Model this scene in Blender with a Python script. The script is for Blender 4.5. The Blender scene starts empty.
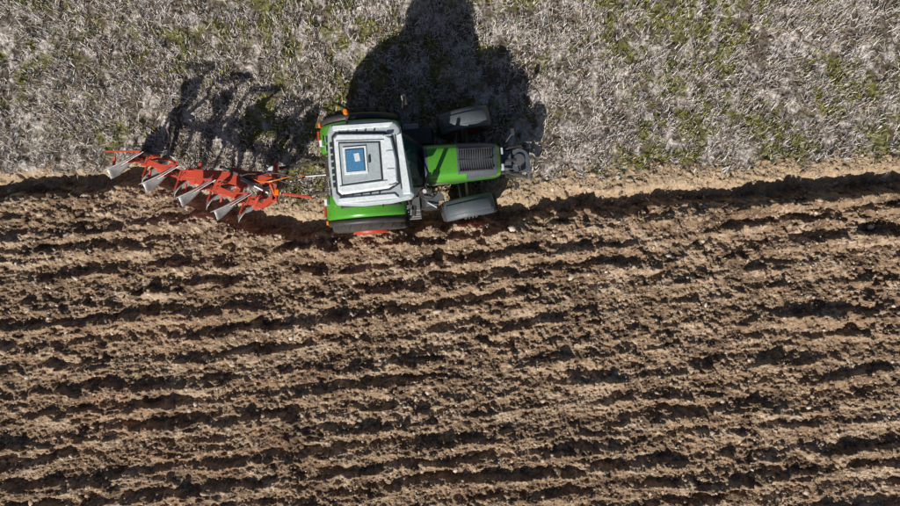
import bpy, math, random
import numpy as np
from mathutils import Vector, Matrix
random.seed(7); rng=np.random.default_rng(11)
scene=bpy.context.scene
S=0.027; CAMH=16.7
# ---------------------------------------------------------------- materials
def mat_basic(name,col,rough=0.5,metal=0.0,dirt=0.0,dirtcol=(0.20,0.14,0.09),scale=6.0,coat=0.0,var=0.12,alpha=1.0,bump=0.0):
    m=bpy.data.materials.new(name); m.use_nodes=True
    nt=m.node_tree; b=nt.nodes['Principled BSDF']
    tc=nt.nodes.new('ShaderNodeTexCoord')
    n1=nt.nodes.new('ShaderNodeTexNoise'); n1.inputs['Scale'].default_value=scale; n1.inputs['Detail'].default_value=8; n1.inputs['Roughness'].default_value=0.7
    nt.links.new(tc.outputs['Object'],n1.inputs['Vector'])
    r=nt.nodes.new('ShaderNodeMapRange'); r.inputs[1].default_value=0.42; r.inputs[2].default_value=0.68; r.inputs[3].default_value=0.0; r.inputs[4].default_value=1.0
    nt.links.new(n1.outputs['Fac'],r.inputs[0])
    mu=nt.nodes.new('ShaderNodeMath'); mu.operation='MULTIPLY_ADD'; mu.inputs[1].default_value=dirt; mu.inputs[2].default_value=dirt*0.25
    nt.links.new(r.outputs[0],mu.inputs[0])
    n2=nt.nodes.new('ShaderNodeTexNoise'); n2.inputs['Scale'].default_value=scale*5; n2.inputs['Detail'].default_value=4
    nt.links.new(tc.outputs['Object'],n2.inputs['Vector'])
    hv=nt.nodes.new('ShaderNodeHueSaturation'); hv.inputs['Color'].default_value=(*col,1)
    vr=nt.nodes.new('ShaderNodeMapRange'); vr.inputs[1].default_value=0.3; vr.inputs[2].default_value=0.7; vr.inputs[3].default_value=1-var; vr.inputs[4].default_value=1+var
    nt.links.new(n2.outputs['Fac'],vr.inputs[0]); nt.links.new(vr.outputs[0],hv.inputs['Value'])
    mx=nt.nodes.new('ShaderNodeMix'); mx.data_type='RGBA'
    nt.links.new(mu.outputs[0],mx.inputs[0]); nt.links.new(hv.outputs[0],mx.inputs[6]); mx.inputs[7].default_value=(*dirtcol,1)
    nt.links.new(mx.outputs[2],b.inputs['Base Color'])
    rr=nt.nodes.new('ShaderNodeMath'); rr.operation='MULTIPLY_ADD'; rr.inputs[1].default_value=0.5; rr.inputs[2].default_value=rough; rr.use_clamp=True
    nt.links.new(mu.outputs[0],rr.inputs[0]); nt.links.new(rr.outputs[0],b.inputs['Roughness'])
    b.inputs['Metallic'].default_value=metal; b.inputs['Coat Weight'].default_value=coat; b.inputs['Alpha'].default_value=alpha
    if bump:
        bp=nt.nodes.new('ShaderNodeBump'); bp.inputs['Strength'].default_value=bump; bp.inputs['Distance'].default_value=0.01
        nt.links.new(n2.outputs['Fac'],bp.inputs['Height']); nt.links.new(bp.outputs[0],b.inputs['Normal'])
    return m
M={}
M['green']=mat_basic('green_paint',(0.070,0.33,0.020),0.25,0,0.16,coat=0.5)
M['roof']=mat_basic('roof_grey',(0.42,0.47,0.49),0.4,0,0.16,scale=3,dirtcol=(0.24,0.22,0.19))
M['roof2']=mat_basic('roof_light',(0.78,0.82,0.83),0.32,0,0.10,scale=3,dirtcol=(0.42,0.40,0.37))
M['seam']=mat_basic('rubber_seam',(0.025,0.027,0.030),0.7)
M['plastic']=mat_basic('dark_plastic',(0.030,0.033,0.037),0.45,0,0.2)
M['grey']=mat_basic('fender_plastic',(0.075,0.095,0.115),0.42,0,0.3,dirtcol=(0.15,0.13,0.11))
M['tyre']=mat_basic('tyre_rubber',(0.022,0.022,0.023),0.75,0,0.45,scale=5,dirtcol=(0.14,0.105,0.075))
M['rim']=mat_basic('red_rim',(0.50,0.040,0.015),0.4,0,0.25)
M['glass']=mat_basic('cab_glass',(0.010,0.10,0.10),0.04,0,0.06,alpha=0.75,coat=1.0)
M['hatch']=mat_basic('hatch_glass',(0.08,0.24,0.44),0.06,0,0.05,coat=1.0,scale=9,var=.4)
M['metal']=mat_basic('bare_metal',(0.36,0.36,0.36),0.36,0.9,0.35)
M['iron']=mat_basic('dark_iron',(0.05,0.05,0.052),0.5,0.4,0.4)
M['share']=mat_basic('polished_steel',(0.66,0.66,0.66),0.33,0.6,0.42,scale=9,dirtcol=(0.12,0.09,0.07),var=.3)
M['red']=mat_basic('plough_red',(0.64,0.070,0.032),0.38,0,0.38,scale=10,dirtcol=(0.16,0.085,0.055),coat=.2,var=.3)
M['orange']=mat_basic('beacon_orange',(0.85,0.22,0.01),0.25)
M['lens_and_glint']=mat_basic('lamp_lens_and_glint',(0.75,0.77,0.78),0.15,coat=1)
M['seat']=mat_basic('seat_fabric',(0.06,0.06,0.065),0.9)
# ---------------------------------------------------------------- geometry builder
class G:
    def __init__(s,name,parent=None,off=(0,0,0)):
        s.name=name;s.v=[];s.f=[];s.m=[];s.mats=[];s.parent=parent;s.off=Vector(off);s.sm=[]
    def mi(s,k):
        if k not in s.mats: s.mats.append(k)
        return s.mats.index(k)
    def add(s,vs,fs,mat,smooth=False,X=None):
        o=len(s.v)
        for p in vs:
            p=Vector(p)
            if X is not None: p=X@p
            s.v.append(p-s.off)
        k=s.mi(mat)
        for f in fs:
            s.f.append(tuple(i+o for i in f)); s.m.append(k); s.sm.append(smooth)
    def box(s,c,d,mat,rot=(0,0,0),taper=1.0,X=None):
        R=Matrix.Rotation(rot[2],4,'Z')@Matrix.Rotation(rot[1],4,'Y')@Matrix.Rotation(rot[0],4,'X')
        vs=[]
        for z in(-.5,.5):
            t=taper if z>0 else 1
            for x,y in((-.5,-.5),(.5,-.5),(.5,.5),(-.5,.5)):
                vs.append(Vector(c)+(R@Vector((x*d[0]*t,y*d[1]*t,z*d[2]))))
        s.add(vs,[(3,2,1,0),(4,5,6,7),(0,1,5,4),(1,2,6,5),(2,3,7,6),(3,0,4,7)],mat,X=X)
    def prism(s,pts,z0,z1,mat,inset=1.0,X=None):
        n=len(pts); cx=sum(p[0] for p in pts)/n; cy=sum(p[1] for p in pts)/n
        vs=[(p[0],p[1],z0) for p in pts]+[(cx+(p[0]-cx)*inset,cy+(p[1]-cy)*inset,z1) for p in pts]
        fs=[tuple(range(n-1,-1,-1)),tuple(range(n,2*n))]+[(i,(i+1)%n,n+(i+1)%n,n+i) for i in range(n)]
        s.add(vs,fs,mat,X=X)
    def bar(s,a,b,w,h,mat,up=(0,0,1)):
        a=Vector(a);b=Vector(b);d=(b-a).normalized();u=Vector(up)
        if abs(d.dot(u))>0.97:u=Vector((0,1,0))
        sd=d.cross(u).normalized();u2=sd.cross(d)
        vs=[]
        for p in(a,b):
            for x,y in((-.5,-.5),(.5,-.5),(.5,.5),(-.5,.5)): vs.append(p+sd*x*w+u2*y*h)
        s.add(vs,[(0,1,2,3),(7,6,5,4),(0,4,5,1),(1,5,6,2),(2,6,7,3),(3,7,4,0)],mat)
    def cyl(s,a,b,r,mat,n=16,r2=None):
        a=Vector(a);b=Vector(b);d=(b-a).normalized();u=Vector((0,0,1))
        if abs(d.dot(u))>0.97:u=Vector((0,1,0))
        sd=d.cross(u).normalized();u2=sd.cross(d); r2=r if r2 is None else r2
        vs=[a+(sd*math.cos(t)+u2*math.sin(t))*r for t in[2*math.pi*i/n for i in range(n)]]
        vs+=[b+(sd*math.cos(t)+u2*math.sin(t))*r2 for t in[2*math.pi*i/n for i in range(n)]]
        s.add(vs,[(i,(i+1)%n,n+(i+1)%n,n+i) for i in range(n)],mat,True)
        s.add(vs,[tuple(range(n-1,-1,-1)),tuple(range(n,2*n))],mat)
    def hose(s,pts,r,mat,seg=14):
        P=[Vector(p) for p in pts]; out=[]
        for i in range(seg+1):
            t=i/seg; Q=P[:]
            while len(Q)>1: Q=[Q[j].lerp(Q[j+1],t) for j in range(len(Q)-1)]
            out.append(Q[0])
        for i in range(seg): s.cyl(out[i],out[i+1],r,mat,6)
    def revolve(s,prof,mat,X,n=48,smooth=True,a0=0,a1=2*math.pi):
        full=abs(a1-a0-2*math.pi)<1e-6; k=len(prof); cnt=n if full else n+1
        vs=[]
        for i in range(cnt):
            a=a0+(a1-a0)*i/n
            for r,y in prof: vs.append((r*math.cos(a),y,r*math.sin(a)))
        fs=[]
        for i in range(n):
            j=(i+1)%cnt
            for q in range(k-1): fs.append((i*k+q,i*k+q+1,j*k+q+1,j*k+q))
        s.add(vs,fs,mat,smooth,X)
    def done(s,bevel=0.0,seg=2,solid=0.0):
        me=bpy.data.meshes.new(s.name); me.from_pydata([tuple(p) for p in s.v],[],s.f)
        for k in s.mats: me.materials.append(M[k])
        me.polygons.foreach_set('material_index',s.m); me.polygons.foreach_set('use_smooth',s.sm); me.update()
        o=bpy.data.objects.new(s.name,me); scene.collection.objects.link(o)
        if s.parent: o.parent=s.parent
        if solid:
            q=o.modifiers.new('sol','SOLIDIFY'); q.thickness=solid; q.offset=0
        if bevel:
            b=o.modifiers.new('bev','BEVEL'); b.width=bevel; b.segments=seg; b.limit_method='ANGLE'; b.angle_limit=math.radians(35)
        return o
def empty(name,loc,rot=(0,0,0)):
    e=bpy.data.objects.new(name,None); e.location=loc; e.rotation_euler=rot; e.empty_display_size=0.3
    scene.collection.objects.link(e); return e
# ---------------------------------------------------------------- numpy noise
def hsh(ix,iy,seed):
    a=ix.astype(np.int64).astype(np.uint32); b=iy.astype(np.int64).astype(np.uint32)
    n=a*np.uint32(374761393)+b*np.uint32(668265263)+np.uint32((seed*1442695041)&0xffffffff)
    n=(n^(n>>np.uint32(13)))*np.uint32(1274126177); n=n^(n>>np.uint32(16))
    n=n*np.uint32(2246822519); n=n^(n>>np.uint32(15))
    return (n&np.uint32(0xffffff)).astype(np.float32)/np.float32(16777215)
def vn(x,y,seed):
    ix=np.floor(x);iy=np.floor(y);fx=(x-ix).astype(np.float32);fy=(y-iy).astype(np.float32)
    fx=fx*fx*fx*(fx*(fx*6-15)+10);fy=fy*fy*fy*(fy*(fy*6-15)+10)
    a=hsh(ix,iy,seed);b=hsh(ix+1,iy,seed);c=hsh(ix,iy+1,seed);d=hsh(ix+1,iy+1,seed)
    return (a+(b-a)*fx)*(1-fy)+(c+(d-c)*fx)*fy
def fbm(x,y,seed,o=4,g=0.5):
    r=0;A=1;T=0
    for i in range(o):
        c,s_=math.cos(.6*i+.3),math.sin(.6*i+.3)
        r=r+A*vn((x*c-y*s_)*2**i+i*13.7,(x*s_+y*c)*2**i-i*7.1,seed+i*31);T+=A;A*=g
    return r/T
def domes(x,y,c,seed,prob=1.0,flat=1.0):
    X=x/c;Y=y/c;ix=np.floor(X);iy=np.floor(Y);best=np.zeros_like(X,dtype=np.float32)
    for dx in(-1,0,1):
        for dy in(-1,0,1):
            cx=ix+dx;cy=iy+dy
            px=cx+hsh(cx,cy,seed);py=cy+hsh(cx,cy,seed+1)
            r=.22+.5*hsh(cx,cy,seed+2)**1.6
            asp=.7+.7*hsh(cx,cy,seed+4); ex=(X-px)*asp; ey=(Y-py)/asp
            h=np.sqrt(np.maximum(0,r*r-ex*ex-ey*ey))*(hsh(cx,cy,seed+3)<prob)
            best=np.maximum(best,h.astype(np.float32))
    return best*c*flat
def sst(a,b,x):
    t=np.clip((x-a)/(b-a),0,1);return t*t*(3-2*t)
FX=np.array([-450,0,115,160,262,330,372,520,700,900,1350])
FY=np.array([ 207,190,180,177,226,226,221,209,195,181,148])
EX=np.array([-450,0,150,240,300,500,700,900,1350]); EE=np.array([.36,.36,.38,.5,.75,.85,.75,.65,.65])
FXw=(FX-450)*S; FYw=(253-FY)*S; EXw=(EX-450)*S
def field(x,y,fine=None):
    if fine is None: fine=np.ones_like(x)
    F=np.interp(x,FXw,FYw)+ (fbm(x*1.1,y*0+3.3,5,3)-.5)*.28*fine
    wob=(fbm(x*3.1,y*3.1,9,3)-.5)*.34*fine
    d=y-F+wob
    E=np.interp(x,EXw,EE)
    stub=sst(E-.10,E+.16,d+(fbm(x*5,y*5,21,3)-.5)*.6)
    pl=sst(-.10,-.34,d); st=sst(.08,.42,d)
    left=sst(-8,-9,x)
    depth=.24+.07*left
    z=-depth+(depth+.05)*pl+depth*st
    z=z+.035*np.exp(-((d-.62)/.22)**2)
    th=math.radians(6.0); q=y*math.cos(th)-x*math.sin(th)
    p_=x*math.cos(th)+y*math.sin(th)
    w=(fbm(p_*.22,q*.6,41,2)-.5)*.42+(fbm(x*2.4,y*3.0,43,3)-.5)*.34
    def row(ph):
        t=ph-np.floor(ph); r=np.where(t<.62,t/.62,(1-t)/.38); return r*r*(3-2*r)
    saw=row((q+w)/.60); saw2=row((q+w*1.3+.13)/.33)
    ph2=(q+w*.8+.2)/1.37; big=.5+.5*np.sin(2*math.pi*ph2)
    an=fbm(p_*.50,q*2.0,47,4,.6); an2=fbm(p_*1.5+9,q*3.2,53,3,.6)
    amp=.055+.17*sst(.42,.66,an); amp2=.045*sst(.45,.68,an2)
    z=z+pl*fine*(saw*amp+saw2*amp2+big*.03 + (.09+.03*left)*np.exp(-((d+.52)/.20)**2))
    wx=x+(fbm(x*9,y*9,61,3,.6)-.5)*.18; wy=y+(fbm(x*9,y*9,67,3,.6)-.5)*.18
    dirt=1-stub
    cm=.35+.9*sst(.38,.68,fbm(x*.9,y*1.6,71,3))
    c1=domes(wx,wy,.40,101,.34,.40); c2=domes(wx,wy,.21,111,.55,.58); c3=domes(wx,wy,.11,121,.75,.66); c4=domes(wx,wy,.055,131,.8,.78)
    rough=(fbm(x*6,y*8.5,81,5,.68)-.5)*.165
    z=z+fine*dirt*((c1*pl+c2*(.35+.65*pl))*cm+c3*.85+c4*.95+rough*(.40+.60*pl))
    z=z+fine*stub*((fbm(x*2.2,y*2.2,91,3)-.5)*.06+c3*.30+c4*.5+(fbm(x*9,y*9,95,3)-.5)*.08)
    return z,stub,d,pl,c1+c2,q
# ---------------------------------------------------------------- ground sheet
def axis(lo,hi,step,far):
    core=np.arange(lo,hi+step*.5,step); out=[];s=step;v=core[-1]
    while v<far: s*=1.22;v+=s;out.append(v)
    inn=[];s=step;v=core[0]
    while v>-far: s*=1.22;v-=s;inn.append(v)
    return np.concatenate([np.array(inn[::-1]),core,np.array(out)])
xs=axis(-13.0,13.0,.0175,900.); ys=axis(-7.6,7.8,.0175,900.)
nx,ny=len(xs),len(ys)
sx=np.gradient(xs);sy=np.gradient(ys)
XX,YY=np.meshgrid(xs,ys); FI=np.clip(1-(np.maximum(sx[None,:],sy[:,None])-.06)/.25,0,1).astype(np.float32)
XX=XX.ravel();YY=YY.ravel();FI=FI.ravel()
Z,ST,D,PL,CC,Q=field(XX,YY,FI)
me=bpy.data.meshes.new('ground')
me.vertices.add(nx*ny); co=np.stack([XX,YY,Z],1).astype(np.float32); me.vertices.foreach_set('co',co.ravel())
i=np.arange(nx-1);j=np.arange(ny-1);I,J=np.meshgrid(i,j); a=(J*nx+I).ravel()
quads=np.stack([a,a+1,a+nx+1,a+nx],1).astype(np.int32); nf=len(quads)
me.loops.add(nf*4); me.loops.foreach_set('vertex_index',quads.ravel())
me.polygons.add(nf); me.polygons.foreach_set('loop_start',np.arange(0,nf*4,4,dtype=np.int32)); me.polygons.foreach_set('loop_total',np.full(nf,4,dtype=np.int32))
me.update(calc_edges=True)
def mixc(a,b,t): return a*(1-t[:,None])+b*t[:,None]
n=XX.size
soil=np.tile(np.array([.325,.222,.142]),(n,1))
soil=mixc(soil,np.array([.50,.375,.265]),sst(.46,.72,fbm(XX*1.5,YY*3.0,201,5,.6))*.85)
soil=mixc(soil,np.array([.135,.085,.055]),sst(.48,.70,fbm(XX*2.4,YY*3.6,211,5,.6))*.85)
red=sst(.46,.70,fbm(XX*.7,YY*1.4,221,5,.6))*(.2+.8*np.clip(1-((XX+7.5)/5)**2-((YY+4.0)/3)**2,0,1))
soil=mixc(soil,np.array([.42,.235,.135]),red*.35)
soil=soil*(.45+1.10*fbm(XX*15,YY*15,231,3,.75)[:,None])
soil=mixc(soil,np.array([.64,.54,.42]),(vn(XX*24,YY*24,233)>.87)*.6)
land=sst(-.05,.15,D)*(1-ST)
soil=mixc(soil,np.array([.52,.385,.25])*(.6+.8*fbm(XX*12,YY*12,235,3,.7)[:,None]),land*.75)
def greenp(x,y): return sst(.40,.58,fbm(x*.5,y*.8,241,4)+.11*sst(-5,-9,x)*sst(4.0,6,y)+.06*sst(2,8,x))
stc=np.tile(np.array([.150,.118,.088]),(n,1))
gp=greenp(XX,YY)
stc=mixc(stc,np.array([.60,.53,.48]),sst(.42,.66,fbm(XX*3.6,YY*2.4,251,5,.70)))
stc=mixc(stc,np.array([.19,.18,.05]),gp*sst(.38,.60,fbm(XX*4,YY*3,261,4))*.8)
stc=stc*(.35+1.3*fbm(XX*17,YY*13,271,3,.75)[:,None])
col=mixc(soil,stc,ST)
ca=me.color_attributes.new('albedo','FLOAT_COLOR','POINT')
ca.data.foreach_set('color',np.concatenate([np.clip(col,0.01,.8),np.ones((n,1))],1).astype(np.float32).ravel())
gm=bpy.data.materials.new('field_soil'); gm.use_nodes=True; nt=gm.node_tree; b=nt.nodes['Principled BSDF']
at=nt.nodes.new('ShaderNodeVertexColor'); at.layer_name='albedo'
ge=nt.nodes.new('ShaderNodeNewGeometry'); nn=nt.nodes.new('ShaderNodeTexNoise'); nn.inputs['Scale'].default_value=38; nn.inputs['Detail'].default_value=6; nn.inputs['Roughness'].default_value=.7
nt.links.new(ge.outputs['Position'],nn.inputs['Vector'])
mr=nt.nodes.new('ShaderNodeMapRange'); mr.inputs[1].default_value=.3; mr.inputs[2].default_value=.7; mr.inputs[3].default_value=.62; mr.inputs[4].default_value=1.38
nt.links.new(nn.outputs['Fac'],mr.inputs[0]); hv=nt.nodes.new('ShaderNodeHueSaturation'); nt.links.new(at.outputs[0],hv.inputs['Color']); nt.links.new(mr.outputs[0],hv.inputs['Value'])
nt.links.new(hv.outputs[0],b.inputs['Base Color']); b.inputs['Roughness'].default_value=.95; b.inputs['Specular IOR Level'].default_value=.15
bp=nt.nodes.new('ShaderNodeBump'); bp.inputs['Strength'].default_value=1.0; bp.inputs['Distance'].default_value=.03; nt.links.new(nn.outputs['Fac'],bp.inputs['Height']); nt.links.new(bp.outputs[0],b.inputs['Normal'])
me.materials.append(gm)
go=bpy.data.objects.new('ground',me); scene.collection.objects.link(go)
# ---------------------------------------------------------------- scatter meshes
def cmat(name,rough=.85):
    m=bpy.data.materials.new(name); m.use_nodes=True; b=m.node_tree.nodes['Principled BSDF']
    a=m.node_tree.nodes.new('ShaderNodeVertexColor'); a.layer_name='albedo'
    nz=m.node_tree.nodes.new('ShaderNodeTexNoise'); nz.inputs['Scale'].default_value=30
    g=m.node_tree.nodes.new('ShaderNodeNewGeometry'); m.node_tree.links.new(g.outputs['Position'],nz.inputs['Vector'])
    r=m.node_tree.nodes.new('ShaderNodeMapRange'); r.inputs[3].default_value=.75; r.inputs[4].default_value=1.25
    m.node_tree.links.new(nz.outputs['Fac'],r.inputs[0])
    h=m.node_tree.nodes.new('ShaderNodeHueSaturation'); m.node_tree.links.new(a.outputs[0],h.inputs['Color']); m.node_tree.links.new(r.outputs[0],h.inputs['Value'])
    m.node_tree.links.new(h.outputs[0],b.inputs['Base Color']); b.inputs['Roughness'].default_value=rough; b.inputs['Specular IOR Level'].default_value=.2
    return m
def mesh_np(name,V,Fq,C,mat):
    me=bpy.data.meshes.new(name); me.vertices.add(len(V)); me.vertices.foreach_set('co',V.astype(np.float32).ravel())
    k=Fq.shape[1]; nf=len(Fq); me.loops.add(nf*k); me.loops.foreach_set('vertex_index',Fq.astype(np.int32).ravel())
    me.polygons.add(nf); me.polygons.foreach_set('loop_start',np.arange(0,nf*k,k,dtype=np.int32)); me.polygons.foreach_set('loop_total',np.full(nf,k,dtype=np.int32))
    me.update(calc_edges=True)
    ca=me.color_attributes.new('albedo','FLOAT_COLOR','POINT'); ca.data.foreach_set('color',np.concatenate([C,np.ones((len(C),1))],1).astype(np.float32).ravel())
    me.materials.append(mat); o=bpy.data.objects.new(name,me); scene.collection.objects.link(o); return o
N=270000
bx=rng.uniform(-14.5,14.5,N); by=rng.uniform(.3,9.5,N)
keep=by>np.interp(bx,FXw,FYw); bx=bx[keep];by=by[keep]
bz,bs,bd,_,_,_=field(bx,by)
dens=.05+.95*sst(.42,.60,fbm(bx*3.2,by*2.2,301,4,.68))
keep=(rng.random(len(bx))<bs*dens+.02); bx,by,bz=bx[keep],by[keep],bz[keep]; n=len(bx)
gpb=greenp(bx,by)
kind=rng.random(n); isg=kind<(.06+.52*gpb*sst(.38,.60,fbm(bx*4,by*3,261,4))); lying=(~isg)&(rng.random(n)<.35)
L=np.where(isg,rng.uniform(.07,.19,n),np.where(lying,rng.uniform(.07,.22,n),rng.uniform(.08,.23,n)))
az=rng.uniform(0,2*np.pi,n); tilt=np.where(lying,rng.uniform(1.2,1.5,n),np.abs(rng.normal(.35,.3,n)))
W=np.where(isg,rng.uniform(.008,.016,n),rng.uniform(.006,.012,n))
dr=np.stack([np.sin(tilt)*np.cos(az),np.sin(tilt)*np.sin(az),np.cos(tilt)],1)
wa=az+np.pi/2+rng.normal(0,.6,n); wd=np.stack([np.cos(wa),np.sin(wa),np.zeros(n)],1)*W[:,None]
P0=np.stack([bx,by,bz-.005+lying*.012],1); P1=P0+dr*L[:,None]
V=np.stack([P0-wd,P0+wd,P1+wd*.5,P1-wd*.5],1).reshape(-1,3)
straw=np.array([[.70,.62,.53],[.82,.77,.73],[.68,.61,.62],[.40,.30,.20],[.18,.135,.10]])[rng.choice(5,n,p=[.28,.29,.19,.12,.12])]
grn=np.array([[.14,.16,.03],[.27,.27,.05],[.42,.38,.10]])[rng.integers(0,3,n)]
C=np.where(isg[:,None],grn,straw)*rng.uniform(.7,1.15,(n,1))
mesh_np('stubble_grass',V,np.arange(n*4).reshape(-1,4),np.repeat(C,4,0),cmat('stubble_straw'))
t=(1+5**.5)/2
ico=np.array([(-1,t,0),(1,t,0),(-1,-t,0),(1,-t,0),(0,-1,t),(0,1,t),(0,-1,-t),(0,1,-t),(t,0,-1),(t,0,1),(-t,0,-1),(-t,0,1)]);ico/=np.linalg.norm(ico[0])
icf=np.array([(0,11,5),(0,5,1),(0,1,7),(0,7,10),(0,10,11),(1,5,9),(5,11,4),(11,10,2),(10,7,6),(7,1,8),(3,9,4),(3,4,2),(3,2,6),(3,6,8),(3,8,9),(4,9,5),(2,4,11),(6,2,10),(8,6,7),(9,8,1)])
N=50000
cx=rng.uniform(-14,14,N);cy=rng.uniform(-9,6,N)
cz,cs,cd,_,_,_=field(cx,cy)
keep=(cs<.6)&(rng.random(N)<.35+.65*sst(.4,.62,fbm(cx*1.2,cy*2.2,311,3))); cx,cy,cz,cd=cx[keep],cy[keep],cz[keep],cd[keep]; n=len(cx)
r=np.clip(.016*np.exp(rng.normal(.1,.6,n)),.008,.085)
V=ico[None]*(1+rng.uniform(-.38,.38,(n,12,1)))*np.stack([rng.uniform(.8,1.6,n),rng.uniform(.7,1.1,n),rng.uniform(.5,.9,n)],1)[:,None,:]*r[:,None,None]
an=rng.uniform(0,6.28,n);c_,s_=np.cos(an)[:,None],np.sin(an)[:,None]
V=np.stack([V[:,:,0]*c_-V[:,:,1]*s_,V[:,:,0]*s_+V[:,:,1]*c_,V[:,:,2]],2)+np.stack([cx,cy,cz+r*.1],1)[:,None,:]
C=np.array([[.33,.225,.145],[.47,.35,.245],[.19,.125,.08],[.60,.50,.39]])[rng.choice(4,n,p=[.40,.30,.2,.10])]*rng.uniform(.8,1.15,(n,1))
mesh_np('soil_clods',V.reshape(-1,3),(np.arange(n)[:,None,None]*12+icf[None]).reshape(-1,3),np.repeat(C,12,0),cmat('soil_clod',.95))
# ---------------------------------------------------------------- tractor (local: +x forward, origin under rear axle)
yaw=math.radians(4.6)
tr=empty('tractor',(-2.13,2.08,-.05),(math.radians(1.6),0,yaw))
def T(x,y,z,rz=0): return Matrix.Translation((x,y,z))@Matrix.Rotation(rz,4,'Z')
def wheel(name,x,y,R,w,side,rz=0,nl=20):
    g=G(name,tr); X=T(x,y,R-.06,rz); h=w/2; ri=R*.53
    prof=[(ri,-h*.78),(ri*1.08,-h*.92),(R*.74,-h*1.04),(R*.88,-h*1.02),(R*.945,-h*.9),(R*.96,-h*.5),(R*.965,0),(R*.96,h*.5),(R*.945,h*.9),(R*.88,h*1.02),(R*.74,h*1.04),(ri*1.08,h*.92),(ri,h*.78)]
    g.revolve(prof,'tyre',X,56)
    for sd in(-1,1):
        for k in range(nl):
            a0=2*math.pi*(k+(.5 if sd>0 else 0))/nl
            vs=[];ns=5
            for q in range(ns+1):
                s=q/ns; yy=sd*(-.02+s*(h*.99)); aa=a0+s*.24*(.9/R)**.5; wa=(.035+.012*s)/R
                ro=R*(1.0-.035*s**4); rb=R*.93
                for (r_,da) in((rb,-wa*1.25),(ro,-wa),(ro,wa),(rb,wa*1.25)):
                    vs.append((r_*math.cos(aa+da),yy,r_*math.sin(aa+da)))
            fs=[]
            for q in range(ns):
                for e in range(3): fs.append((q*4+e,q*4+e+1,q*4+e+5,q*4+e+4))
            fs+=[(0,1,2,3),(ns*4+3,ns*4+2,ns*4+1,ns*4)]
            g.add(vs,fs,'tyre',False,X)
    so=side
    g.revolve([(ri*1.0,-h*.8),(ri*.98,-h*.3),(ri*.96,h*.3),(ri,h*.8)],'rim',X,40)
    g.revolve([(ri*1.02,so*h*.90),(ri*.95,so*h*.80),(ri*.9,so*h*.35),(ri*.55,so*h*.42),(ri*.5,so*h*.95),(.0,so*h*1.0)],'rim',X,40)
    if R>.9: # bolted wheel weight
        g.revolve([(ri*.86,so*h*.9),(ri*.86,so*(h+.05)),(ri*.75,so*(h+.085)),(ri*.45,so*(h+.085)),(ri*.4,so*h)],'rim',X,40)
    for k in range(10):
        a=2*math.pi*k/10; p=X@Vector((ri*.4*math.cos(a),so*h*.95,ri*.4*math.sin(a))); p2=X@Vector((ri*.4*math.cos(a),so*(h*.95+.05),ri*.4*math.sin(a)))
        g.cyl(p,p2,.02,'metal',6)
    g.done()
RW,FW=.98,.74
wheel('rear_wheel_left',0,1.17,RW,.62,1); wheel('rear_wheel_right',0,-1.17,RW,.62,-1)
wheel('front_wheel_left',2.60,1.10,FW,.50,1,math.radians(7),18); wheel('front_wheel_right',2.55,-1.08,FW,.50,-1,math.radians(7),18)
g=G('rear_fenders',tr)
for sd in(1,-1):
    X=Matrix.Translation((0,0,RW-.06))
    for (ya,yb,mt,dr) in((.50,1.17,'green',0),(1.185,1.33,'plastic',-.012)):
        prof=[(1.00+dr,sd*ya),(1.075+dr,sd*(ya+.03)),(1.10+dr,sd*(ya+.12)),(1.10+dr,sd*(yb-.10)),(1.08+dr,sd*(yb-.03)),(1.03+dr,sd*yb)]
        if mt=='plastic': prof=[(1.06,sd*ya),(1.06,sd*(yb-.04)),(1.02,sd*yb)]
        g.revolve(prof,mt,X,22,True,math.radians(28),math.radians(168))
    g.revolve([(1.115,sd*.80),(1.125,sd*.82),(1.125,sd*.90),(1.115,sd*.92)],'plastic',X,22,True,math.radians(40),math.radians(120))
    vs=[];n=16
    for k in range(n+1):
        a=math.radians(28+140*k/n); vs+=[(1.0*math.cos(a),sd*.5,RW-.06+1.0*math.sin(a)),(.35*math.cos(a),sd*.5,RW-.1+.2*math.sin(a))]
    g.add(vs,[(2*k,2*k+1,2*k+3,2*k+2) for k in range(n)],'plastic')
g.done(solid=.018)
g=G('fender_lamps',tr)
for sd in(1,-1):
    g.box((-1.06,sd*.95,1.25),(.06,.26,.13),'rim',(0,-.35,0)); g.box((-1.02,sd*1.22,1.28),(.06,.10,.10),'orange',(0,-.35,0))
    g.box((-.95,sd*.72,1.62),(.08,.16,.10),'lens_and_glint',(0,-.5,0))
g.done(.01)
g=G('chassis',tr)
g.box((0,0,.95),(1.1,.75,.62),'iron'); g.cyl((0,-1.0,.92),(0,1.0,.92),.17,'iron'); g.box((1.4,0,.85),(2.2,.52,.5),'iron')
g.box((2.75,0,.85),(1.2,.48,.42),'iron'); g.cyl((2.55,-.95,.68),(2.55,.95,.68),.11,'iron'); g.box((2.55,0,.68),(.42,.5,.3),'iron')
for sd in(-1,1): g.cyl((2.3,sd*.25,.66),(2.36,sd*.85,.66),.035,'metal',8)
g.box((1.36,-.84,.86),(.80,.50,.50),'plastic',(0,0,.02),.9); g.box((1.60,-.82,1.20),(.34,.34,.16),'grey',(0,0,.1),.9)
g.box((1.18,-.90,1.15),(.24,.36,.07),'metal'); g.cyl((1.38,-.66,1.1),(1.38,-.66,1.36),.07,'iron'); g.cyl((1.82,-.78,1.05),(1.82,-.78,1.30),.10,'metal',14)
for k in range(3): g.box((1.12,-1.06-.05*k,.98-.25*k),(.34,.22,.03),'metal')
g.box((.95,-1.06,.80),(.03,.24,.62),'plastic'); g.box((1.30,-1.10,.80),(.03,.2,.5),'plastic')
g.hose([(1.2,-.55,1.2),(1.4,-.95,1.5),(1.75,-.9,1.3),(1.8,-.5,1.2)],.018,'iron'); g.hose([(1.5,-.5,1.3),(1.6,-.7,1.5),(1.7,-.95,1.2),(1.9,-.5,1.0)],.014,'metal')
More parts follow.
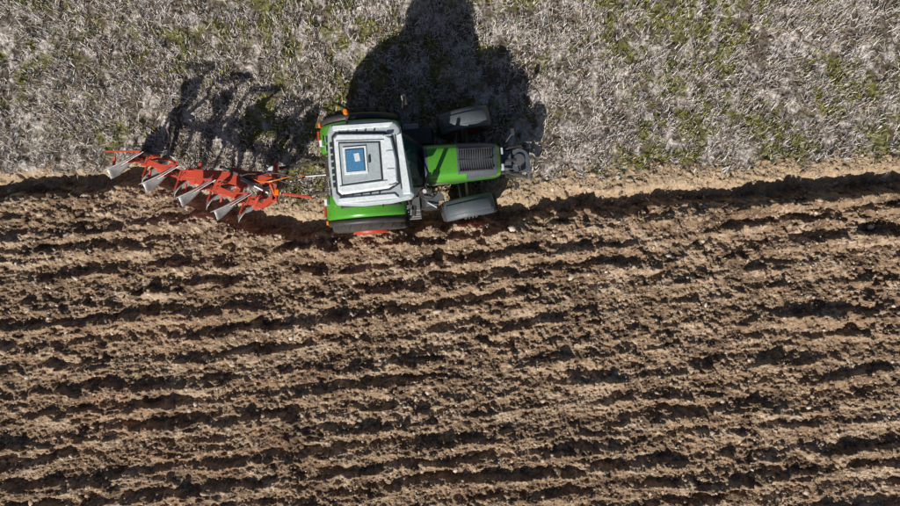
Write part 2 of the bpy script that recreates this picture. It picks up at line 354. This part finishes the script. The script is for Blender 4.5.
g.box((1.05,-.98,1.42),(.16,.10,.03),'metal'); g.bar((1.02,-.88,1.3),(1.02,-1.12,1.5),.025,.025,'metal'); g.bar((1.5,-.9,1.3),(1.72,-1.05,1.36),.03,.03,'lens_and_glint')
g.box((1.35,.80,.82),(.85,.44,.52),'plastic',(0,0,0),.9)
for k in range(4): g.box((1.22,1.0+.05*k,1.05-.24*k),(.42,.22,.03),'metal')
g.box((1.0,1.05,.7),(.03,.3,.8),'plastic'); g.box((1.44,1.05,.7),(.03,.3,.8),'plastic')
g.done(.015)
g=G('hood',tr)
secs=[(1.52,.47,2.03,1.05),(1.6,.475,2.03,1.02),(1.8,.475,2.02,1.0),(2.1,.47,2.0,1.0),(2.3,.465,1.985,1.0),(2.5,.458,1.965,1.0),(2.7,.45,1.94,1.0),(2.9,.44,1.91,1.0),(3.1,.425,1.86,1.0),(3.25,.405,1.78,1.0),(3.36,.37,1.62,1.02),(3.42,.32,1.35,1.05)]
m_=20
vs=[]
for(x,w,zt,zb_) in secs:
    for k in range(m_+1):
        a=math.pi*k/m_; c=math.cos(a); s_=math.sin(a)
        yy=w*(abs(c)**.42)*(1 if c>0 else -1); zz=zb_+(zt-zb_)*(s_**.36)-.035*abs(yy/w)**2+ .012*math.cos(yy/w*9)
        vs.append((x,yy,zz))
fg=[];fb=[]
for i_ in range(len(secs)-1):
    for k in range(m_):
        f=(i_*(m_+1)+k,i_*(m_+1)+k+1,(i_+1)*(m_+1)+k+1,(i_+1)*(m_+1)+k)
        xm=(secs[i_][0]+secs[i_+1][0])/2
        dark=(xm>2.25 and 2<=k<=16 and xm<3.3 and not(xm<2.45 and k>12)) or xm>3.36 or (k in(1,18) and 1.7<xm<3.1) or xm<1.57
        (fb if dark else fg).append(f)
g.add(vs,fg,'green',True); g.add(vs,fb,'grey',True)
g.add(vs,[tuple(range((len(secs)-1)*(m_+1),len(secs)*(m_+1))),tuple(range(m_,-1,-1))],'plastic')
ho=g.done()
g=G('hood_grille_slats',tr)
for k in range(15):
    x=2.36+.056*k; zt=np.interp(x,[s[0] for s in secs],[s[2] for s in secs])
    g.box((x,0,zt+.012),(.02,.50,.018),'plastic',(0,.06,0))
for y in(-.26,0,.26): g.bar((2.33,y,1.998),(3.16,y,1.862),.025,.03,'plastic')
g.box((3.405,.2,1.5),(.06,.16,.12),'lens_and_glint',(0,.3,0)); g.box((3.405,-.2,1.5),(.06,.16,.12),'lens_and_glint',(0,.3,0))
g.done(.004)
g=G('front_fenders',tr)
for sd in(-1,1):
    X=T(2.55 if sd<0 else 2.60,sd*1.09,FW-.06,math.radians(7))
    g.revolve([(.76,-.25),(.805,-.23),(.825,-.12),(.83,0),(.825,.12),(.805,.23),(.76,.25)],'grey',X,18,True,math.radians(42),math.radians(142))
    g.revolve([(.842,-.13),(.856,-.11),(.856,.11),(.842,.13)],'grey',X,18,True,math.radians(50),math.radians(134))
    g.bar((2.5,sd*.45,1.2),(2.5,sd*.9,1.45),.05,.04,'iron')
g.done(solid=.015)
g=G('cab_frame',tr)
low=[(-.55,-.55),(-.2,-.80),(1.15,-.80),(1.50,-.42),(1.50,.42),(1.15,.80),(-.2,.80),(-.55,.55)]
g.prism(low,1.0,1.45,'plastic')
pil=[((-.50,-.62,1.4),(-.42,-.70,2.86)),((.42,-.82,1.4),(.45,-.80,2.86)),((1.44,-.50,1.4),(1.04,-.62,2.86)),((-.50,.62,1.4),(-.42,.70,2.86)),((.42,.82,1.4),(.45,.80,2.86)),((1.44,.50,1.4),(1.04,.62,2.86))]
for a_,b_ in pil: g.bar(a_,b_,.07,.07,'plastic')
g.bar((1.47,-.5,1.46),(1.47,.5,1.46),.07,.06,'plastic'); g.box((.35,0,1.5),(.5,.5,.14),'seat'); g.box((.12,0,1.8),(.12,.48,.6),'seat',(0,-.1,0)); g.cyl((.95,0,1.5),(.82,0,1.85),.03,'plastic'); g.cyl((.82,0,1.85),(.81,0,1.88),.2,'plastic',20)
g.box((1.25,0,1.65),(.25,.7,.3),'plastic',(0,0,0),.8)
g.bar((1.47,0,1.55),(1.26,.36,2.3),.02,.02,'plastic')
g.done(.012)
g=G('cab_glazing',tr)
lo=[(-.47,-.66),(.42,-.84),(1.0,-.80),(1.46,-.46),(1.52,0),(1.46,.46),(1.0,.80),(.42,.84),(-.47,.66)]
hi=[(-.40,-.72),(.45,-.82),(.93,-.78),(1.07,-.58),(1.12,0),(1.07,.58),(.93,.78),(.45,.82),(-.40,.72)]
for k in range(len(lo)):
    k2=(k+1)%len(lo); g.add([(*lo[k],1.45),(*lo[k2],1.45),(*hi[k2],2.84),(*hi[k],2.84)],[(0,1,2,3)],'glass')
g.done()
g=G('cab_roof',tr)
rf=[(-.56,-.74),(-.48,-.90),(.1,-.965),(.75,-.95),(1.20,-.89),(1.27,-.80),(1.22,-.3),(1.17,0),(1.12,.3),(1.08,.74),(1.00,.86),(.7,.93),(.1,.945),(-.48,.90),(-.56,.74),(-.60,0)]
g.prism(rf,2.82,2.94,'roof',.995); g.prism([(x*.985+.005,y*.975) for x,y in rf],2.94,3.00,'roof',.97)
g.done(.03,3)
g=G('roof_panels',tr)
ctr=[(-.42,-.60),(-.34,-.68),(.72,-.62),(.94,-.50),(.95,0),(.88,.50),(.70,.60),(-.34,.68),(-.42,.60)]
def sc(p,k,cx=.26): return [(cx+(x-cx)*k,y*k) for x,y in p]
g.prism(sc(ctr,1.06),2.99,3.012,'seam'); g.prism(ctr,3.0,3.085,'roof2',.94)
g.prism([(-.31,-.48),(.62,-.43),(.62,.43),(-.31,.48)],3.08,3.094,'seam'); g.prism([(-.285,-.455),(.585,-.405),(.585,.405),(-.285,.455)],3.085,3.105,'roof',.98)
for sd in(-1,1):
    g.prism([(-.42,sd*.755),(.85,sd*.745),(.93,sd*.835),(-.42,sd*.86)][::sd],2.99,3.04,'roof2',.97)
    for k in range(5): g.box((-.30+.2*k,sd*.700,3.02),(.03,.04,.03),'seam')
g.prism([(1.03,-.78),(1.20,-.78),(1.09,.60),(.985,.56)],2.99,3.03,'roof2',.97)
g.prism([(.985,-.66),(1.01,-.66),(.965,.56),(.94,.56)],2.99,3.012,'seam')
for k in range(7): g.box((-.49,-.45+.15*k,3.004),(.05,.10,.02),'seam')
for y in(-.55,-.2,.2,.55): g.box((.80,y,3.070),(.16,.03,.05),'roof')
for y in(-.50,.50): g.bar((-.36,y,3.092),(.70,y*.9,3.092),.022,.02,'roof')
g.done(.012)
g=G('roof_hatch',tr)
hx,hy=.04,.05
g.box((hx,hy,3.118),(.52,.60,.03),'roof2'); g.box((hx,hy,3.136),(.42,.50,.016),'seam'); g.box((hx,hy,3.146),(.39,.47,.014),'hatch')
g.box((hx+.05,hy+.06,3.158),(.12,.18,.012),'lens_and_glint',(0,0,.1)); g.box((hx+.31,hy,3.12),(.04,.16,.03),'seam')  # tilted pale plate is a modelled white reflection on the hatch glass
g.done(.008)
g=G('work_lamps',tr)
for sd in(-1,1):
    for (x,y,s_) in((1.16 if sd<0 else 1.04,.62,1),(1.13 if sd<0 else 1.06,.42,1),(-.57,.60,-1),(-.58,.40,-1)):
        g.box((x,sd*y,2.88),(.09,.14,.09),'plastic'); g.box((x+.05*s_,sd*y,2.88),(.012,.12,.07),'lens_and_glint')
g.bar((-.10,.88,2.93),(-.10,1.12,2.96),.04,.03,'plastic'); g.cyl((-.10,1.14,2.94),(-.10,1.14,3.0),.065,'plastic'); g.cyl((-.10,1.14,3.0),(-.10,1.14,3.13),.06,'orange',16,.045)
g.bar((.55,-.9,2.90),(.55,-1.02,2.92),.03,.03,'plastic')
g.done(.006)
g=G('mirrors',tr)
for sd in(-1,1):
    L=1.42 if sd>0 else 1.15
    g.bar((1.05,sd*.72,2.72),(1.18,sd*L,2.66),.03,.03,'plastic'); g.box((1.20,sd*(L-.02),2.42),(.09,.24,.42),'plastic',(0,0,sd*.15)); g.box((1.15,sd*(L-.02),2.42),(.012,.2,.36),'lens_and_glint',(0,0,sd*.15))
g.done(.01)
g=G('exhaust',tr)
g.cyl((1.58,-.62,1.3),(1.56,-.68,2.35),.085,'iron',18); g.cyl((1.56,-.68,2.35),(1.54,-.71,2.85),.05,'metal',16); g.cyl((1.54,-.71,2.85),(1.50,-.74,2.93),.05,'metal',16)
g.done()
g=G('front_linkage',tr)
g.box((3.55,0,.85),(.36,.62,.42),'iron'); g.box((3.55,0,1.12),(.30,.5,.12),'grey',(0,0,0),.85)
for sd in(-1,1):
    g.bar((3.55,sd*.36,.75),(4.20,sd*.40,.62),.07,.12,'iron'); g.cyl((3.6,sd*.30,1.15),(4.0,sd*.38,.72),.04,'metal',10); g.cyl((4.18,sd*.46,.62),(4.18,sd*.33,.62),.09,'metal',14)
    g.bar((3.45,sd*.30,1.3),(3.72,sd*.62,1.45),.03,.03,'plastic'); g.box((3.74,sd*.66,1.45),(.08,.16,.10),'plastic')
g.cyl((3.88,0,.74),(3.88,0,1.08),.31,'grey',26,.28); g.cyl((3.88,0,1.08),(3.88,0,1.13),.17,'metal',22,.14); g.bar((3.5,0,1.2),(4.15,0,1.0),.07,.06,'iron'); g.box((4.12,0,.80),(.14,.60,.18),'grey')
g.hose([(3.4,.2,1.2),(3.7,.35,1.5),(4.0,.3,1.1)],.016,'plastic'); g.hose([(3.4,-.2,1.2),(3.6,-.45,1.5),(3.95,-.25,1.0)],.016,'plastic')
g.done(.012)
g=G('rear_linkage',tr)
for sd in(-1,1):
    g.bar((-.4,sd*.35,.75),(-1.55,sd*.42,.70),.06,.10,'iron'); g.bar((-.55,sd*.40,1.45),(-1.2,sd*.42,.78),.05,.05,'metal'); g.cyl((-.5,sd*.45,.9),(-.75,sd*.42,1.4),.05,'iron',10)
g.cyl((-.5,0,1.3),(-1.5,0,1.25),.035,'metal',10)
g.box((-.72,0,1.25),(.32,.7,.34),'plastic'); g.box((-.86,.15,1.5),(.14,.5,.12),'iron')
g.box((-.62,0,1.66),(.3,.9,.04),'plastic')
g.bar((-1.5,-.5,.72),(-2.25,-.34,.85),.07,.09,'red'); g.bar((-1.5,.4,.72),(-2.25,.30,.85),.07,.09,'iron')
g.done(.01)
# ---------------------------------------------------------------- reversible plough
O=(-4.35,1.80,0)
pl=empty('reversible_plough',O)
zb=.95
bp0=Vector((-7.80,2.36,zb)); dv=Vector((.86,-.333,0))
g=G('main_frame',pl,O)
g.bar(bp0-dv*.25,bp0+dv*3.55,.15,.15,'red')
hs=Vector((-4.45,1.80,zb))
g.bar(bp0+dv*3.5,hs+Vector((0,-.35,0)),.14,.14,'red')
g.bar(bp0+dv*1.35+Vector((0,.10,.16)),hs+Vector((-.1,.05,.22)),.24,.09,'red'); g.bar(bp0+dv*1.6+Vector((.1,.22,.12)),hs+Vector((-.3,.22,.10)),.09,.10,'red')
g.box(hs+Vector((-.85,.10,.20)),(.50,.42,.10),'red',(0,0,-.25))
for t_ in(1.5,2.1,2.8,3.3): g.bar(bp0+dv*t_+Vector((0,-.1,.06)),bp0+dv*t_+Vector((.22,.42,.12)),.07,.08,'red')
g.bar(hs+Vector((0,-.5,0)),hs+Vector((0,.5,0)),.12,.14,'red'); g.bar(hs+Vector((.02,0,-.3)),hs+Vector((.02,0,.62)),.16,.14,'red')
for s1 in(-1,1): g.bar(hs+Vector((0,s1*.4,-.1)),hs+Vector((.05,s1*.1,.6)),.05,.07,'red')
g.cyl(hs+Vector((-.3,0,0)),hs+Vector((.12,0,0)),.13,'iron',18); g.cyl(hs+Vector((-.1,-.28,.22)),hs+Vector((-.75,.05,.34)),.05,'metal',12); g.cyl(hs+Vector((-.5,.05,.30)),hs+Vector((-1.3,.36,.26)),.045,'iron',12)
g.hose([hs+Vector((-.5,0,.3)),hs+Vector((-.1,.3,.8)),hs+Vector((.5,.1,.7)),hs+Vector((.85,0,.5))],.018,'iron')
g.hose([hs+Vector((-.5,.1,.3)),hs+Vector((0,-.3,.9)),hs+Vector((.5,.2,.6)),hs+Vector((.85,.1,.5))],.016,'orange')
g.hose([hs+Vector((-.8,.1,.3)),hs+Vector((-.3,.35,.6)),hs+Vector((.4,-.2,.6)),hs+Vector((.85,-.1,.5))],.018,'iron')
g.box(hs+Vector((.12,-.28,.25)),(.10,.14,.12),'orange'); g.box(hs+Vector((-.05,.33,.2)),(.12,.12,.1),'lens_and_glint')
g.done(.012)
def body(idx):
    B=bp0+dv*idx
    g=G('plough_body_%d'%(idx+1),pl,O)
    g.box(B,(.26,.22,.24),'red',(0,0,-.36)); g.box(B+Vector((0,0,.13)),(.18,.14,.03),'iron',(0,0,-.36))
    for s in(1,-1):
        f=lambda x,y,z:B+Vector((x,y,z*s))
        pts=[f(-.05,0,.08),f(.06,-.02,.30),f(.12,-.06,.52),f(.06,-.12,.74),f(.0,-.16,.86)]
        for a_,b_ in zip(pts[:-1],pts[1:]): g.bar(a_,b_,.055,.13,'red',up=(1,0,0))
        g.bar(f(-.22,.02,.05),f(-.02,-.06,.55),.04,.06,'red',up=(1,0,0))
        nu,nv=14,8; vs=[]
        for i_ in range(nu+1):
            u=i_/nu
            for j_ in range(nv+1):
                v=j_/nv; hh=.42*(1-.55*abs(2*u-1.0)**3)
                x=.40-.92*u-.16*(1-u)*v+.10*u*u*v; y=.03-.42*u-.06*u*(1-u)+(.10*(1-u)*v-.06*v*v)-.12*u*u*v*v+.07*math.sin(math.pi*v)
                z=.99-.05*u-hh*v
                vs.append(f(x,y,z))
        fs=[(i_*(nv+1)+j_,i_*(nv+1)+j_+1,(i_+1)*(nv+1)+j_+1,(i_+1)*(nv+1)+j_) for i_ in range(nu) for j_ in range(nv)]
        g.add(vs,fs,'share',True)
        g.add([f(.50,.05,1.03),f(-.02,-.26,1.02),f(-.05,-.20,.90),f(.36,.06,.88)],[(0,1,2,3)],'share')
        g.bar(f(.42,.07,.97),f(-.42,.07,.97),.02,.12,'iron' if s<0 else 'red'); g.bar(f(-.3,-.02,.8),f(-.38,-.32,.72),.04,.04,'red')
        g.bar(f(.18,.05,.05),f(.52,.06,.34),.045,.07,'red'); g.bar(f(.52,.06,.34),f(.50,.02,.62),.045,.06,'red',up=(1,0,0))
        vs=[f(.60,.05,.70),f(.40,-.12,.70),f(.34,-.15,.56),f(.42,-.02,.50),f(.54,.06,.54)]; g.add(vs,[(0,1,2,3,4)],'red')
    o=g.done(); q=o.modifiers.new('sol','SOLIDIFY'); q.thickness=.010; q.offset=0
for k in range(4): body(k)
g=G('depth_wheel',pl,O)
c=bp0+Vector((-.30,.22,-.68)); X=Matrix.Translation(c)@Matrix.Rotation(-.1,4,'Z')
g.revolve([(.14,-.08),(.24,-.09),(.29,-.06),(.30,0),(.29,.06),(.24,.09),(.14,.08)],'tyre',X,28); g.revolve([(.15,-.07),(.12,0),(.0,.02)],'red',X,20)
g.bar(c,c+Vector((.1,-.02,.7)),.06,.06,'red'); g.bar(c+Vector((.1,-.02,.7)),bp0-dv*.1,.07,.07,'red')
g.done(.006)
# ---------------------------------------------------------------- light, sky, camera
el=math.radians(33.5); ax,ay=.38,.925
w=bpy.data.worlds.new('World'); scene.world=w; w.use_nodes=True; nt=w.node_tree
sk=nt.nodes.new('ShaderNodeTexSky'); sk.sky_type='NISHITA'; sk.sun_disc=False; sk.sun_elevation=el; sk.sun_rotation=math.atan2(-ax,-ay)%(2*math.pi)
bg=nt.nodes['Background']; nt.links.new(sk.outputs[0],bg.inputs[0]); bg.inputs[1].default_value=.05
sl=bpy.data.lights.new('sun','SUN'); sl.energy=5.0; sl.angle=math.radians(.5); sl.color=(1,.965,.90)
so=bpy.data.objects.new('sun',sl); scene.collection.objects.link(so); so.location=(-8,-18,14)
so.rotation_euler=Vector((ax*math.cos(el),ay*math.cos(el),-math.sin(el))).to_track_quat('-Z','Y').to_euler()
cd_=bpy.data.cameras.new('camera'); co_=bpy.data.objects.new('camera',cd_); scene.collection.objects.link(co_)
co_.location=(0,0,CAMH); co_.rotation_euler=(0,0,0); cd_.sensor_width=36; cd_.lens=36*CAMH/(900*S); cd_.clip_end=3000
scene.camera=co_
scene.view_settings.view_transform='Standard'; scene.view_settings.look='None'; scene.view_settings.exposure=0; scene.view_settings.gamma=1
